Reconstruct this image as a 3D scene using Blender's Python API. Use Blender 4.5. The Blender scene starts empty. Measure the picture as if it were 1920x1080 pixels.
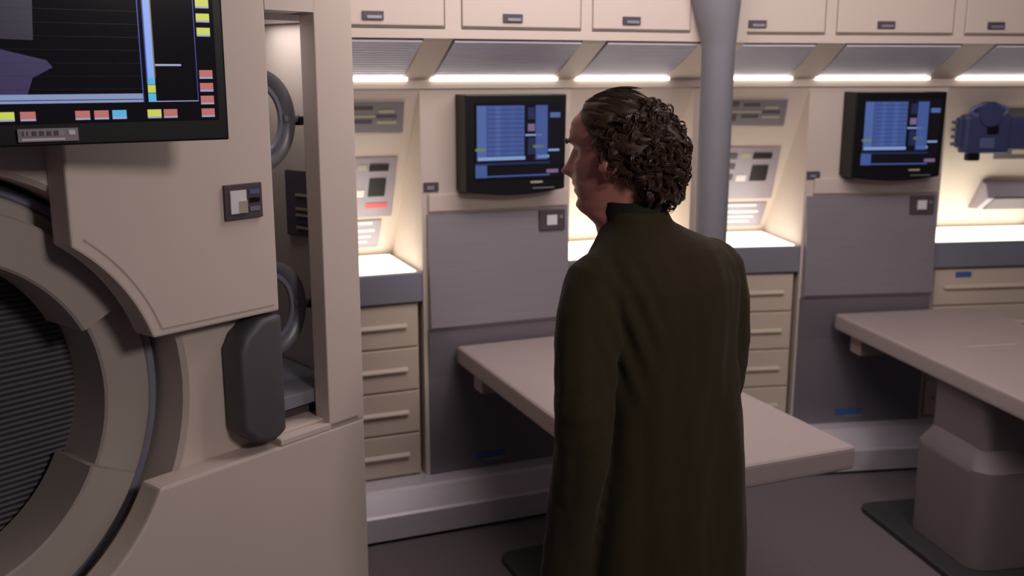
import bpy, bmesh, math, random
from mathutils import Vector, Matrix, noise
random.seed(7)
PI = math.pi
C = bpy.context.scene.collection
SC = bpy.context.scene

# ------------------------------------------------------------------ camera
cam_data = bpy.data.cameras.new('camera')
cam = bpy.data.objects.new('camera', cam_data); C.objects.link(cam)
cam.location = (0, 0, 1.78)
cam.rotation_euler = (math.radians(90 - 12), 0, 0)
cam_data.sensor_width = 36.0
cam_data.lens = 1900.0 / 1920.0 * 36.0
cam_data.clip_start = 0.05
cam_data.dof.use_dof = True
cam_data.dof.focus_distance = 2.25
cam_data.dof.aperture_fstop = 3.2
SC.camera = cam

# ------------------------------------------------------------------ world, lights, exposure
SC.view_settings.view_transform = 'Standard'
SC.view_settings.look = 'None'
SC.view_settings.exposure = 0.0
SC.view_settings.gamma = 1.0
SC.view_settings.use_curve_mapping = False
w = bpy.data.worlds.new('world'); SC.world = w; w.use_nodes = True
w.node_tree.nodes['Background'].inputs[0].default_value = (0.55, 0.47, 0.55, 1)
w.node_tree.nodes['Background'].inputs[1].default_value = 0.115

def area_light(name, loc, target, size, size_y, power, col, spread=180):
    l = bpy.data.lights.new(name, 'AREA'); l.shape = 'RECTANGLE'
    l.size = size; l.size_y = size_y; l.energy = power; l.color = col; l.spread = math.radians(spread)
    o = bpy.data.objects.new(name, l); C.objects.link(o); o.location = loc
    o.rotation_euler = (Vector(target) - Vector(loc)).to_track_quat('-Z', 'Y').to_euler()
    return o
area_light('ceiling_lamp_key', (1.5, 0.1, 2.70), (-0.8, 2.4, 1.3), 0.55, 0.55, 25, (1.0, 0.87, 0.82), 140)
area_light('ceiling_lamp_back', (0.9, 2.6, 2.72), (0.9, 4.2, 1.9), 2.4, 0.5, 34, (1.0, 0.86, 0.81))
area_light('ceiling_lamp_middle', (0.7, 3.0, 2.74), (0.7, 3.0, 0.0), 1.8, 0.6, 10, (0.95, 0.86, 0.95))

# ------------------------------------------------------------------ materials
def mat(name, col, rough=0.6, metal=0.0, nscale=8, namt=0.05, bump=0.0, bscale=200, emit=None, estr=0, stretch=None, spec=0.5, sheen=0):
    m = bpy.data.materials.new(name); m.use_nodes = True
    nt = m.node_tree; b = nt.nodes['Principled BSDF']
    b.inputs['Roughness'].default_value = rough; b.inputs['Metallic'].default_value = metal
    b.inputs['Specular IOR Level'].default_value = spec
    if sheen: b.inputs['Sheen Weight'].default_value = sheen; b.inputs['Sheen Roughness'].default_value = .5
    tc = nt.nodes.new('ShaderNodeTexCoord'); mp = nt.nodes.new('ShaderNodeMapping')
    nt.links.new(tc.outputs['Object'], mp.inputs[0])
    if stretch: mp.inputs['Scale'].default_value = stretch
    n = nt.nodes.new('ShaderNodeTexNoise'); n.inputs['Scale'].default_value = nscale; n.inputs['Detail'].default_value = 4
    nt.links.new(mp.outputs[0], n.inputs['Vector'])
    r = nt.nodes.new('ShaderNodeMix'); r.data_type = 'RGBA'
    r.inputs[6].default_value = tuple(max(0, c * (1 - namt * 2)) for c in col) + (1,)
    r.inputs[7].default_value = tuple(min(1, c * (1 + namt * 2)) for c in col) + (1,)
    nt.links.new(n.outputs['Fac'], r.inputs[0]); nt.links.new(r.outputs[2], b.inputs['Base Color'])
    if bump:
        n2 = nt.nodes.new('ShaderNodeTexNoise'); n2.inputs['Scale'].default_value = bscale; n2.inputs['Detail'].default_value = 3
        nt.links.new(mp.outputs[0], n2.inputs['Vector'])
        bp = nt.nodes.new('ShaderNodeBump'); bp.inputs['Strength'].default_value = bump; bp.inputs['Distance'].default_value = .002
        nt.links.new(n2.outputs['Fac'], bp.inputs['Height']); nt.links.new(bp.outputs[0], b.inputs['Normal'])
    if emit:
        b.inputs['Emission Color'].default_value = emit + (1,); b.inputs['Emission Strength'].default_value = estr
    return m
def glow(name, col, s=1.0):
    return mat(name, (.01, .01, .01), .3, emit=col, estr=s, namt=0)
M = {}
M['cream'] = mat('cream_paint', (.62, .53, .475), .55, nscale=3, namt=.025, bump=.05)
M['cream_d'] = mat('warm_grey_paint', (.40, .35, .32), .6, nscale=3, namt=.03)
M['seam'] = mat('seam_shadow_gap', (.16, .12, .11), .8)
M['bed'] = mat('bed_vinyl', (.41, .345, .335), .5, nscale=5, namt=.03, bump=.08)
M['grey'] = mat('brushed_grey_panel', (.31, .285, .32), .45, .35, nscale=3, namt=.05, stretch=(1, 1, 40))
M['grey_d'] = mat('dark_grey_panel', (.19, .17, .20), .5, .2, nscale=3, namt=.05)
M['steel'] = mat('brushed_aluminium', (.76, .73, .80), .40, .30, nscale=4, namt=.05, stretch=(.5, 1, 60))
M['band'] = mat('blue_grey_metal', (.30, .30, .37), .45, .45, nscale=4, namt=.04)
M['drawer'] = mat('drawer_cream', (.60, .51, .42), .5, nscale=4, namt=.03)
M['louvre'] = mat('louvre_grey', (.64, .63, .76), .45, 0, nscale=6, namt=.04)
M['black'] = mat('black_plastic', (.006, .006, .008), .4, nscale=20, namt=.1, spec=.25)
M['blackglass'] = mat('dark_screen_glass', (.010, .010, .016), .12, nscale=2, namt=.1)
M['floor'] = mat('mauve_grey_carpet', (.150, .126, .136), .95, nscale=60, namt=.08, bump=.4, bscale=400)
M['ceiling'] = mat('ceiling_paint', (.35, .32, .32), .8)
M['plate'] = mat('control_plate_grey', (.24, .22, .25), .45, .3, nscale=10)
M['plate_l'] = mat('control_plate_light', (.30, .27, .325), .45, .2, nscale=10)
M['plate_d'] = mat('control_plate_dark', (.075, .06, .075), .5, nscale=10)
M['strip'] = mat('dark_purple_plate', (.10, .075, .105), .5)
M['white'] = mat('white_plastic', (.72, .70, .72), .4)
M['yel'] = mat('pale_yellow_plastic', (.40, .36, .27), .4)
M['red'] = mat('red_plastic', (.6, .10, .12), .4)
M['blue'] = mat('blue_plastic', (.045, .058, .15), .4, nscale=12)
M['blue_l'] = mat('light_blue_plastic', (.10, .13, .28), .4, nscale=12)
M['tag'] = mat('blue_label', (.06, .12, .36), .4)
M['ringw'] = mat('ring_cream', (.40, .355, .325), .55, nscale=3, namt=.03)
M['ribs'] = mat('ribbed_dark_panel', (.22, .20, .225), .45, .3, nscale=5, namt=.08)
M['ribs_d'] = mat('ribbed_panel_groove', (.03, .027, .032), .6)
M['tube'] = mat('blue_grey_seal', (.22, .23, .31), .45, 0)
M['bolster'] = mat('grey_bolster_vinyl', (.085, .078, .088), .55, nscale=8, bump=.1)
M['hoop'] = mat('hoop_grey', (.20, .20, .23), .4, .2)
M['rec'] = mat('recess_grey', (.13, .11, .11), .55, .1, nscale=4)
M['column'] = mat('column_blue_grey', (.185, .185, .21), .7, 0, nscale=4)
M['lightpanel'] = mat('glowing_counter_panel', (.8, .75, .6), .4, emit=(1.0, .94, .78), estr=3.0, namt=0)
M['striplight'] = mat('strip_light', (.8, .75, .6), .4, emit=(1.0, .91, .80), estr=3.6, namt=0)
M['mat'] = mat('dark_floor_pad', (.035, .033, .036), .7)
M['ped'] = mat('pedestal_shaded_mauve', (.19, .16, .165), .6, nscale=4)  # shade under the beds is put into this darker base colour
# screen colours
M['s_blue'] = glow('screen_blue', (.060, .105, .33), .8)
M['s_blue2'] = glow('screen_blue_light', (.085, .145, .40), .8)
M['s_dim'] = glow('screen_dim_blue', (.02, .035, .13), .5)
M['s_line'] = glow('screen_pale_line', (.25, .38, .68), .8)
M['s_green'] = glow('screen_yellow_green', (.22, .32, .14), .6)
M['s_purple'] = glow('screen_purple', (.35, .22, .45), .5)
M['d_grid'] = glow('display_grid', (.020, .024, .07), .25)
M['d_axis'] = glow('display_axis', (.28, .36, .62), .75)
M['d_bar'] = glow('display_bar', (.25, .40, .90), .9)
M['d_edge'] = glow('display_blue_edge', (.05, .07, .45), .6)
M['d_yellow'] = glow('display_yellow', (.60, .66, .10), .9)
M['d_red'] = glow('display_red', (.55, .17, .15), .8)
M['d_cyan'] = glow('display_cyan', (.10, .50, .85), .8)
M['d_pale'] = glow('display_pale', (.40, .42, .65), .8)
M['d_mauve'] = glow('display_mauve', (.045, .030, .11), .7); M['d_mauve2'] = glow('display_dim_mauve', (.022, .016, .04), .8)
M['d_tan'] = glow('display_tan', (.35, .25, .10), .5)

# ------------------------------------------------------------------ mesh builder
class MB:
    def __init__(s, off=(0, 0, 0)):
        s.v = []; s.f = []; s.mi = []; s.mats = []; s.off = Vector(off)
    def _m(s, m):
        if m not in s.mats: s.mats.append(m)
        return s.mats.index(m)
    def add(s, vs, fs, m):
        k = len(s.v); s.v += [Vector(p) - s.off for p in vs]; i = s._m(m)
        for f in fs: s.f.append([k + j for j in f]); s.mi.append(i)
    def box(s, x0, x1, y0, y1, z0, z1, m):
        if x0 > x1: x0, x1 = x1, x0
        if y0 > y1: y0, y1 = y1, y0
        vs = [(x, y, z) for z in (z0, z1) for y in (y0, y1) for x in (x0, x1)]
        s.add(vs, [(0, 2, 3, 1), (4, 5, 7, 6), (0, 1, 5, 4), (2, 6, 7, 3), (0, 4, 6, 2), (1, 3, 7, 5)], m)
    def prism_x(s, poly, x0, x1, m):          # poly in (y,z)
        n = len(poly)
        vs = [(x0, y, z) for y, z in poly] + [(x1, y, z) for y, z in poly]
        fs = [tuple(range(n)), tuple(range(2 * n - 1, n - 1, -1))] + [(i, n + i, n + (i + 1) % n, (i + 1) % n) for i in range(n)]
        s.add(vs, fs, m)
    def prism_y(s, poly, y0, y1, m):          # poly in (x,z)
        n = len(poly)
        vs = [(x, y0, z) for x, z in poly] + [(x, y1, z) for x, z in poly]
        fs = [tuple(range(n)), tuple(range(2 * n - 1, n - 1, -1))] + [(i, n + i, n + (i + 1) % n, (i + 1) % n) for i in range(n)]
        s.add(vs, fs, m)
    def prism_z(s, poly, z0, z1, m):
        n = len(poly)
        vs = [(x, y, z0) for x, y in poly] + [(x, y, z1) for x, y in poly]
        fs = [tuple(range(n)), tuple(range(2 * n - 1, n - 1, -1))] + [(i, n + i, n + (i + 1) % n, (i + 1) % n) for i in range(n)]
        s.add(vs, fs, m)
    def loft(s, rings, m, cap=True, closed=True):
        n = len(rings[0]); vs = [p for r in rings for p in r]; fs = []
        for k in range(len(rings) - 1):
            for i in range(n if closed else n - 1):
                j = (i + 1) % n
                fs.append((k * n + i, k * n + j, (k + 1) * n + j, (k + 1) * n + i))
        if cap: fs += [tuple(range(n - 1, -1, -1)), tuple(range((len(rings) - 1) * n, len(rings) * n))]
        s.add(vs, fs, m)
    def tube(s, pts, rad, m, seg=10, cap=True):
        pts = [Vector(p) for p in pts]; rings = []; up = None
        for i, p in enumerate(pts):
            t = (pts[min(i + 1, len(pts) - 1)] - pts[max(i - 1, 0)]).normalized()
            if up is None:
                up = t.orthogonal().normalized()
            else:
                up = (up - t * up.dot(t))
                up = up.normalized() if up.length > 1e-6 else t.orthogonal().normalized()
            q = t.cross(up); r = rad[i] if isinstance(rad, (list, tuple)) else rad
            ra, rb = (r if isinstance(r, tuple) else (r, r))
            rings.append([p + up * (ra * math.cos(2 * PI * k / seg)) + q * (rb * math.sin(2 * PI * k / seg)) for k in range(seg)])
        s.loft(rings, m, cap)
    def build(s, name, parent=None, bevel=0, smooth=False, bseg=2):
        me = bpy.data.meshes.new(name); me.from_pydata(s.v, [], s.f)
        for m in s.mats: me.materials.append(m)
        for p, i in zip(me.polygons, s.mi): p.material_index = i
        bm = bmesh.new(); bm.from_mesh(me)
        bmesh.ops.recalc_face_normals(bm, faces=bm.faces)
        if bevel:
            es = [e for e in bm.edges if len(e.link_faces) == 2 and e.calc_face_angle(0) > .6]
            bmesh.ops.bevel(bm, geom=es, offset=bevel, segments=bseg, affect='EDGES', profile=.6, clamp_overlap=True)
        bm.to_mesh(me); bm.free()
        if smooth:
            for p in me.polygons: p.use_smooth = True
            try: me.set_sharp_from_angle(angle=math.radians(40))
            except Exception: pass
        o = bpy.data.objects.new(name, me); C.objects.link(o)
        if parent: o.parent = parent
        return o

class Frame:                                   # x along the wall, y into the wall, z up
    def __init__(s, P, ang):
        s.P = Vector((P[0], P[1], 0)); s.ang = ang; s.rz = math.radians(90 - ang)
        s.R = Matrix.Rotation(s.rz, 4, 'Z')
    def w(s, p): return s.P + (s.R @ Vector(p))
def tag(o, label, cat, group=None):
    o['label'] = label; o['category'] = cat
    if group: o['group'] = group
    return o
def thing(name, label, cat, fr, off, group=None, rz=0):
    o = bpy.data.objects.new(name, None); C.objects.link(o); o.empty_display_size = .1
    o.location = fr.w(off); o.rotation_euler = (0, 0, fr.rz + rz)
    return tag(o, label, cat, group)
def place(o, fr, off=(0, 0, 0)):
    o.location = fr.w(off); o.rotation_euler = (0, 0, fr.rz); return o
def struct(o, fr=None):
    o['kind'] = 'structure'
    if fr: place(o, fr)
    return o

FA = Frame((-.552, 3.59), 68)
FB = Frame((1.064, 4.25), 82)
FL = Frame((-.4289, 2.8), 39)

# ------------------------------------------------------------------ room shell
b = MB(); b.box(-3.5, 4.5, -2.5, 6.0, -.05, 0, M['floor']); struct(b.build('floor'))
b = MB(); b.box(-3.5, 4.5, -2.5, 6.0, 2.8, 2.86, M['ceiling']); struct(b.build('ceiling'))

SLY = lambda z: .15 + (1.72 - z) / (1.72 - 1.03) * .44     # leaning back wall of the alcoves

def bay_wall(name, fr, x0, x1, piers, alcoves, struts, extra):
    b = MB(); c = M['cream']
    for a0, a1 in alcoves:
        b.prism_x([(.15, 1.72), (.59, 1.03), (.59, .19), (.66, .19), (.66, 1.75), (.15, 1.75)], a0, a1, c)
    for p0, p1 in piers:
        b.box(p0, p1, .15, .62, .19, 1.73, c)
    b.box(x0, x1, .14, .62, 1.722, 1.748, c)            # moulding under the light ledge
    b.box(x0, x1, .15, .66, 1.748, 2.72, c)
    for s0, s1 in struts:                               # struts between the louvres
        b.prism_x([(.15, 1.752), (.15, 1.90), (-.12, 1.90), (-.10, 1.885)], s0, s1, c)
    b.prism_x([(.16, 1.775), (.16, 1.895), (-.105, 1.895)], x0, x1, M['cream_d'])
    b.box(x0, x1, -.12, .15, 1.895, 1.926, c)           # lower lip of the cabinets
    for e0, e1, z0 in extra: b.box(e0, e1, -.118, .15, z0, 2.72, c)
    o = struct(b.build(name, bevel=0), fr)
    k = MB()
    k.prism_x([(0, 0.015), (0, .108), (.012, .116), (.055, .186), (.07, .194), (.62, .194), (.62, 0.015)], x0, x1, M['steel'])
    k.box(x0, x1, .02, .62, 0, .015, M['black'])
    return o, struct(k.build(name.replace('wall', 'baseboard')), fr)

bay_wall('wall_back_left', FA, -.75, 1.53, [(-.75, -.36), (.285, .905), (1.47, 1.53)], [(-.36, .285), (.905, 1.47)],
         [(.225, .33), (.83, .925), (1.33, 1.53)], [(.30, .358, 1.92), (.818, .861, 1.92), (1.277, 1.53, 1.92)])
bay_wall('wall_back_right', FB, -.20, 2.3, [(-.20, -.15), (.24, .878), (1.62, 2.3)], [(-.15, .24), (.878, 1.62)],
         [(.14, .262), (.765, .91), (1.36, 1.46), (2.0, 2.3)], [(-.20, -.19, 1.92), (.168, .212, 1.92), (.715, .762, 1.92), (1.24, 1.29, 1.92), (1.8, 2.3, 1.92)])

# ------------------------------------------------------------------ overhead cabinets
def overhead(fr, x0, x1, hx, label):
    t = thing('overhead_cabinet', label, 'cabinet', fr, ((x0 + x1) / 2, -.10, 1.93), 'overhead cabinets along the back wall')
    off = ((x0 + x1) / 2, -.10, 1.93)
    b = MB(off); b.box(x0 + .003, x1 - .003, -.112, .145, 1.93, 2.70, M['cream_d']); b.build('body', t)
    d = MB(off); d.box(x0 + .004, x1 - .004, -.122, -.096, 1.936, 2.68, M['cream']); dd = d.build('door', t, bevel=.004)
    h = MB(off); h.box(hx - .036, hx + .036, -.130, -.1215, 1.953, 1.981, M['plate_d'])
    h.box(hx - .022, hx + .028, -.134, -.129, 1.957, 1.967, M['band']); h.build('handle', dd)
# door > handle needs the shared origin: door and handle are both offset from the thing's root
overhead(FA, -.24, .300, .045, 'cream overhead cabinet at the left end of the row, beside the tall equipment cabinet')
overhead(FA, .358, .818, .548, 'cream overhead cabinet above the left wall monitor')
overhead(FA, .861, 1.277, 1.02, "cream overhead cabinet just above the man's head, left of the column")
overhead(FB, -.19, .168, -.118, 'cream overhead cabinet immediately right of the grey column')
overhead(FB, .212, .715, .42, 'cream overhead cabinet above the right wall monitor')
overhead(FB, .762, 1.24, .895, 'cream overhead cabinet at the right end, above the blue device')

# ------------------------------------------------------------------ louvred soffit panels with light strip
def louvre(fr, x0, x1, label):
    off = ((x0 + x1) / 2, .14, 1.757)
    t = thing('louvred_soffit_panel', label, 'vent', fr, off, 'louvred panels under the overhead cabinets')
    b = MB(off)
    n = 16
    p0 = (.150, 1.766); p1 = (-.110, 1.890)
    b.prism_x([(p0[0], p0[1]), (p1[0], p1[1]), (p1[0] + .008, p1[1] + .012), (p0[0] + .008, p0[1] + .012)], x0, x1, M['seam'])
    for i in range(n):
        t0 = (i + .15) / n; t1 = (i + .80) / n
        y0 = p0[0] + (p1[0] - p0[0]) * t0; z0 = p0[1] + (p1[1] - p0[1]) * t0
        y1 = p0[0] + (p1[0] - p0[0]) * t1; z1 = p0[1] + (p1[1] - p0[1]) * t1
        b.prism_x([(y0, z0 - .004), (y1, z1 - .006), (y1, z1), (y0, z0)], x0 + .004, x1 - .004, M['louvre'])
    b.build('slat_panel', t)
    s = MB(off); s.box(x0 - .008, x1 + .008, .128, .15, 1.750, 1.762, M['striplight']); s.build('light_strip', t)
louvre(FA, -.24, .225, 'short grey louvred panel with light strip, at the left end beside the tall cabinet')
louvre(FA, .335, .83, 'grey louvred panel with light strip directly above the left wall monitor')
louvre(FA, .93, 1.33, "grey louvred panel with light strip behind the top of the man's head")
louvre(FB, -.19, .14, 'grey louvred panel with light strip immediately right of the grey column')
louvre(FB, .265, .765, 'grey louvred panel with light strip directly above the right wall monitor')
louvre(FB, .915, 1.36, 'grey louvred panel with light strip above the blue device at the right edge')

# ------------------------------------------------------------------ glowing counters and drawer units
def counter(fr, x0, x1, label):
    off = ((x0 + x1) / 2, .15, .91)
    t = thing('lit_counter', label, 'counter', fr, off, 'glowing counters in the wall alcoves')
    b = MB(off); b.box(x0, x1, .148, .17, .912, 1.028, M['band']); b.build('front_band', t, bevel=.004)
    b = MB(off); b.box(x0, x1, .17, .588, .99, 1.026, M['cream']); b.build('counter_slab', t)
    b = MB(off); b.box(x0 + .012, x1 - .02, .172, .56, 1.026, 1.031, M['lightpanel']); b.build('light_panel', t)
def drawers(fr, x0, x1, label, n=4, y=.165):
    off = ((x0 + x1) / 2, y, .194)
    t = thing('drawer_unit', label, 'drawers', fr, off, 'cream drawer units under the counters')
    b = MB(off); b.box(x0, x1, y + .012, .56, .196, .905, M['drawer']); b.build('body', t)
    H = (.905 - .20) / n
    for i in range(n):
        z0 = .20 + i * H
        d = MB(off); d.box(x0 + .004, x1 - .004, y, y + .019, z0 + .004, z0 + H - .003, M['drawer']); dd = d.build('drawer', t, bevel=.005)
        h = MB(off); h.prism_x([(y - .001, z0 + H * .50), (y - .014, z0 + H * .47), (y - .014, z0 + H * .50), (y - .001, z0 + H * .56)], x0 + .05, x1 - .05, M['drawer'])
        h.build('handle', dd)
counter(FA, -.355, .283, 'glowing white counter at the left, beside the tall equipment cabinet')
counter(FA, .907, 1.468, "glowing white counter mostly hidden behind the man's shoulders")
counter(FB, -.148, .238, "glowing white counter right of the man, below the plates beside the column")
counter(FB, .880, 1.618, 'glowing white counter at the right edge below the blue device')
drawers(FA, -.355, .270, 'cream drawer stack at the left, between the tall cabinet and the left grey panel')
drawers(FA, .920, 1.468, "cream drawer stack behind the man's back, mostly hidden")
drawers(FB, -.148, .225, "cream drawer stack just right of the man's coat")
drawers(FB, .895, 1.618, 'cream drawer stack at the right edge behind the right bed')
# blue tag on the far right top drawer
off = (1.0, .164, .87)
o = MB(); o.box(1.00, 1.075, .160, .166, .865, .888, M['tag']); place(tag(o.build('blue_label_tag'), 'small blue label on the top drawer under the right edge counter', 'label'), FB)

# ------------------------------------------------------------------ grey bed-head panels
def headpanel(fr, x0, x1, label, bx):
    off = ((x0 + x1) / 2, .15, .196)
    t = thing('bedhead_panel', label, 'panel', fr, off, 'grey bedhead panels between the alcoves')
    b = MB(off)
    b.prism_x([(.149, 1.25), (.138, 1.247), (.112, .81), (.124, .795), (.149, .795)], x0, x1, M['grey']); u = b.build('upper_plate', t)
    b = MB(off); b.prism_x([(.149, .795), (.128, .795), (.146, .60), (.146, .196), (.149, .196)], x0 - .004, x1 + .004, M['grey_d']); b.build('lower_plate', t)
    b = MB(off)
    z = 1.21; y = .1345
    b.box(bx - .055, bx + .055, y - .012, y + .004, z - .045, z + .035, M['plate_d'])
    b.box(bx - .028, bx + .020, y - .016, y - .011, z - .026, z + .018, M['white'])
    b.box(bx + .026, bx + .046, y - .016, y - .011, z - .002, z + .016, M['plate'])
    b.build('control_switch', t, bevel=.002)
    b = MB(off); x = (x0 + x1) / 2 - .03
    b.box(x - .075, x + .055, .1425, .1465, .235, .262, M['tag']); b.box(x - .035, x + .055, .1425, .1465, .222, .234, M['band']); b.build('blue_marking', t)
headpanel(FA, .305, .892, 'tall grey bedhead panel below the left wall monitor, behind the left bed', .82)
headpanel(FB, .252, .862, 'tall grey bedhead panel below the right wall monitor, behind the right bed', .785)

# ------------------------------------------------------------------ wall monitors
def monitor(fr, x0, x1, label):
    cx = (x0 + x1) / 2; off = (cx, .06, 1.33)
    t = thing('wall_monitor', label, 'monitor', fr, off, 'black wall monitors over the bedhead panels')
    b = MB(off)
    W = x1 - x0; ys = .035
    n = 12; poly = [(x0, 1.70), (x1, 1.70), (x1 - .005, 1.345)]
    for i in range(n + 1):                       # bowed bottom edge
        u = i / n; poly.append((x1 - .006 - (W - .006) * u, 1.340 - .018 * math.sin(PI * u)))
    b.prism_y(poly, ys, .16, M['black']); hs = b.build('housing', t, bevel=.006)
    b = MB(off); b.prism_y([(x0 + .035, 1.672), (x1 - .022, 1.672), (x1 - .030, 1.385), (x0 + .035, 1.385)], ys - .004, ys + .002, M['blackglass'])
    X = lambda u: x0 + .035 + (W - .057) * u
    Z = lambda v: 1.668 - .275 * v
    y0 = ys - .0055
    def q(u0, u1, v0, v1, m): b.box(X(u0), X(u1), y0, y0 + .001, Z(v1), Z(v0), m)
    q(.02, .13, .03, .77, M['s_blue2']); q(.135, .56, .03, .77, M['s_blue'])
    for k in range(5): q(.15 + k * .08, .205 + k * .08, .04, .76, M['s_blue2'] if k % 2 else M['s_blue'])
    for k in range(11): y0 = ys - .0062; q(.14, .56, .08 + k * .062, .087 + k * .062, M['s_dim'])
    y0 = ys - .0068
    q(.03, .57, .72, .765, M['s_line']); q(.0, .12, .60, .635, M['s_green'])
    q(.69, .83, .03, .77, M['s_blue']); q(.66, .78, .57, .61, M['s_green']); q(.71, .85, .71, .75, M['s_line'])
    q(.60, .68, .06, .22, M['s_dim']); q(.60, .68, .28, .38, M['s_purple']); q(.57, .76, .42, .445, M['s_line']); q(.60, .68, .47, .70, M['s_dim'])
    q(.86, .98, .13, .20, M['s_blue2']); q(.84, .97, .63, .66, M['s_line'])
    q(.0, .86, .80, .83, M['s_dim']); q(.0, .13, .82, 1.0, M['s_blue']); q(.13, .86, .975, .995, M['s_blue']); q(.82, .96, .91, .96, M['s_purple'])
    b.build('screen', t)
    b = MB(off); b.box(x0 + .26, x0 + .31, ys - .003, ys + .001, 1.366, 1.374, M['yel']); b.box(x0 + .27, x0 + .36, ys - .003, ys + .001, 1.345, 1.349, M['plate'])
    b.build('control_button', t)
    b = MB(off)
    b.prism_x([(.15, 1.330), (.136, 1.326), (.136, 1.262), (.15, 1.252)], x0 - .115, x1 + .065, M['cream'])
    b.build('shelf', t, bevel=.004)
monitor(FA, .425, .835, 'black wall monitor left of the man, glowing with blue columns of data')
monitor(FB, .395, .805, 'black wall monitor right of the column, glowing with blue columns of data')

# small access plates beside monitors
def small_plate(fr, x0, x1, z0, z1, label):
    b = MB(); b.box(x0, x1, .142, .151, z0, z1, M['plate_d']); b.box(x0 + .01, x1 - .018, .139, .143, z0 + .006, z1 - .012, M['band'])
    place(tag(b.build('latch_plate', bevel=.001), label, 'plate', 'small latch plates beside the monitors'), fr)
small_plate(FA, .294, .352, 1.338, 1.372, 'small dark latch plate at the lower left of the left monitor')
small_plate(FB, .246, .305, 1.325, 1.358, 'small dark latch plate at the lower left of the right monitor')

# ------------------------------------------------------------------ control plates on the leaning alcove walls
def lean_plate(name, fr, x0, x1, z0, z1, base, items, label, group, x0b=None, x1b=None, th=.012, cat='control panel'):
    """items: (u0,u1,v0,v1,mat,raise) with u across, v down"""
    x0b = x0 if x0b is None else x0b; x1b = x1 if x1b is None else x1b
    off = ((x0 + x1) / 2, SLY(z0), z0); b = MB(off)
    nz = Vector((0, -.69, -.44)).normalized() * -1
    nrm = Vector((0, -(1.72 - 1.03), -.44)); nrm = Vector((0, -.843, -.538)) if False else Vector((0, -.69, .44)).normalized()
    def P(u, v, h):
        z = z1 + (z0 - z1) * v; a = x0 + (x0b - x0) * v; c = x1 + (x1b - x1) * v
        return Vector((a + (c - a) * u, SLY(z), z)) + nrm * h
    def slab(bb, u0, u1, v0, v1, h0, h1, m):
        vs = [P(u0, v0, h0), P(u1, v0, h0), P(u1, v1, h0), P(u0, v1, h0), P(u0, v0, h1), P(u1, v0, h1), P(u1, v1, h1), P(u0, v1, h1)]
        bb.add(vs, [(0, 1, 2, 3), (7, 6, 5, 4), (0, 4, 5, 1), (1, 5, 6, 2), (2, 6, 7, 3), (3, 7, 4, 0)], m)
    t = thing(name, label, cat, fr, off, group)
    slab(b, 0, 1, 0, 1, .001, th, base); b.build('backplate', t, bevel=.002)
    for u0, u1, v0, v1, m, h, nm in items:
        c = MB(off); slab(c, u0, u1, v0, v1, th - .001, th + h, m); c.build(nm, t)
UP = [(.05, .20, .10, .30, M['plate_d'], .006, 'dark_key'), (.05, .20, .62, .85, M['plate_d'], .006, 'dark_key'), (.10, .60, .44, .50, M['yel'], .002, 'stripe'),
      (.28, .55, .60, .72, M['plate_d'], .003, 'dark_key'), (.64, .86, .28, .36, M['yel'], .004, 'pale_key'), (.60, .90, .46, .54, M['plate_d'], .004, 'dark_key'),
      (.62, .90, .64, .72, M['yel'], .004, 'pale_key'), (.28, .55, .16, .28, M['plate_d'], .003, 'dark_key')]
MID = [(.20, .36, .14, .23, M['plate_d'], .008, 'dark_key'), (.20, .36, .34, .43, M['plate_d'], .008, 'dark_key'), (.20, .36, .55, .64, M['plate_d'], .008, 'dark_key'),
       (.60, .88, .14, .23, M['black'], .010, 'dark_key'), (.62, .86, .38, .66, M['black'], .010, 'dark_switch'), (.42, .56, .12, .20, M['yel'], .003, 'pale_key'),
       (.42, .56, .55, .66, M['white'], .004, 'pale_key')]
LOW = [(.05, .85, .08, .16, M['white'], .003, 'pale_stripe'), (.12, .9, .36, .44, M['white'], .003, 'pale_stripe'), (.25, .85, .60, .66, M['white'], .003, 'pale_stripe'), (.1, .8, .80, .86, M['white'], .003, 'pale_stripe')]
lean_plate('wide_control_panel', FA, -.03, .233, 1.552, 1.668, M['plate'], UP, 'dark grey oblong control panel at the left, top one of three beside the tall cabinet', 'upper alcove control panels', x1b=.245)
lean_plate('key_control_panel', FA, -.03, .240, 1.204, 1.452, M['plate_l'], MID + [(.60, .92, .78, .86, M['red'], .004, 'red_key')], 'grey control panel with black keys and a red one, middle of three at the left', 'middle alcove control panels', x1b=.252)
lean_plate('low_control_panel', FA, -.03, .214, 1.065, 1.185, M['plate_l'], LOW, 'small pale striped control panel just above the left counter', 'lower alcove control panels')
lean_plate('wide_control_panel', FB, -.115, .155, 1.547, 1.660, M['plate'], UP, 'dark grey oblong control panel just right of the column, top one of three', 'upper alcove control panels', x1b=.172)
lean_plate('key_control_panel', FB, -.115, .192, 1.200, 1.447, M['plate_l'], MID, 'grey control panel with black keys just right of the column, middle of three', 'middle alcove control panels', x1b=.222)
lean_plate('low_control_panel', FB, -.115, .210, 1.058, 1.175, M['plate_l'], LOW, 'small pale striped control panel above the counter right of the man', 'lower alcove control panels')
lean_plate('wide_control_panel', FB, 1.160, 1.47, 1.381, 1.618, M['plate_d'], [(.3, .9, .62, .72, M['plate'], .004, 'stripe'), (.3, .9, .84, .92, M['yel'], .003, 'stripe'), (.62, .9, .12, .42, M['rec'], .006, 'pale_key')],
           'dark control panel at the right edge, partly behind the blue device', None, x0b=1.26, x1b=1.55)

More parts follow.
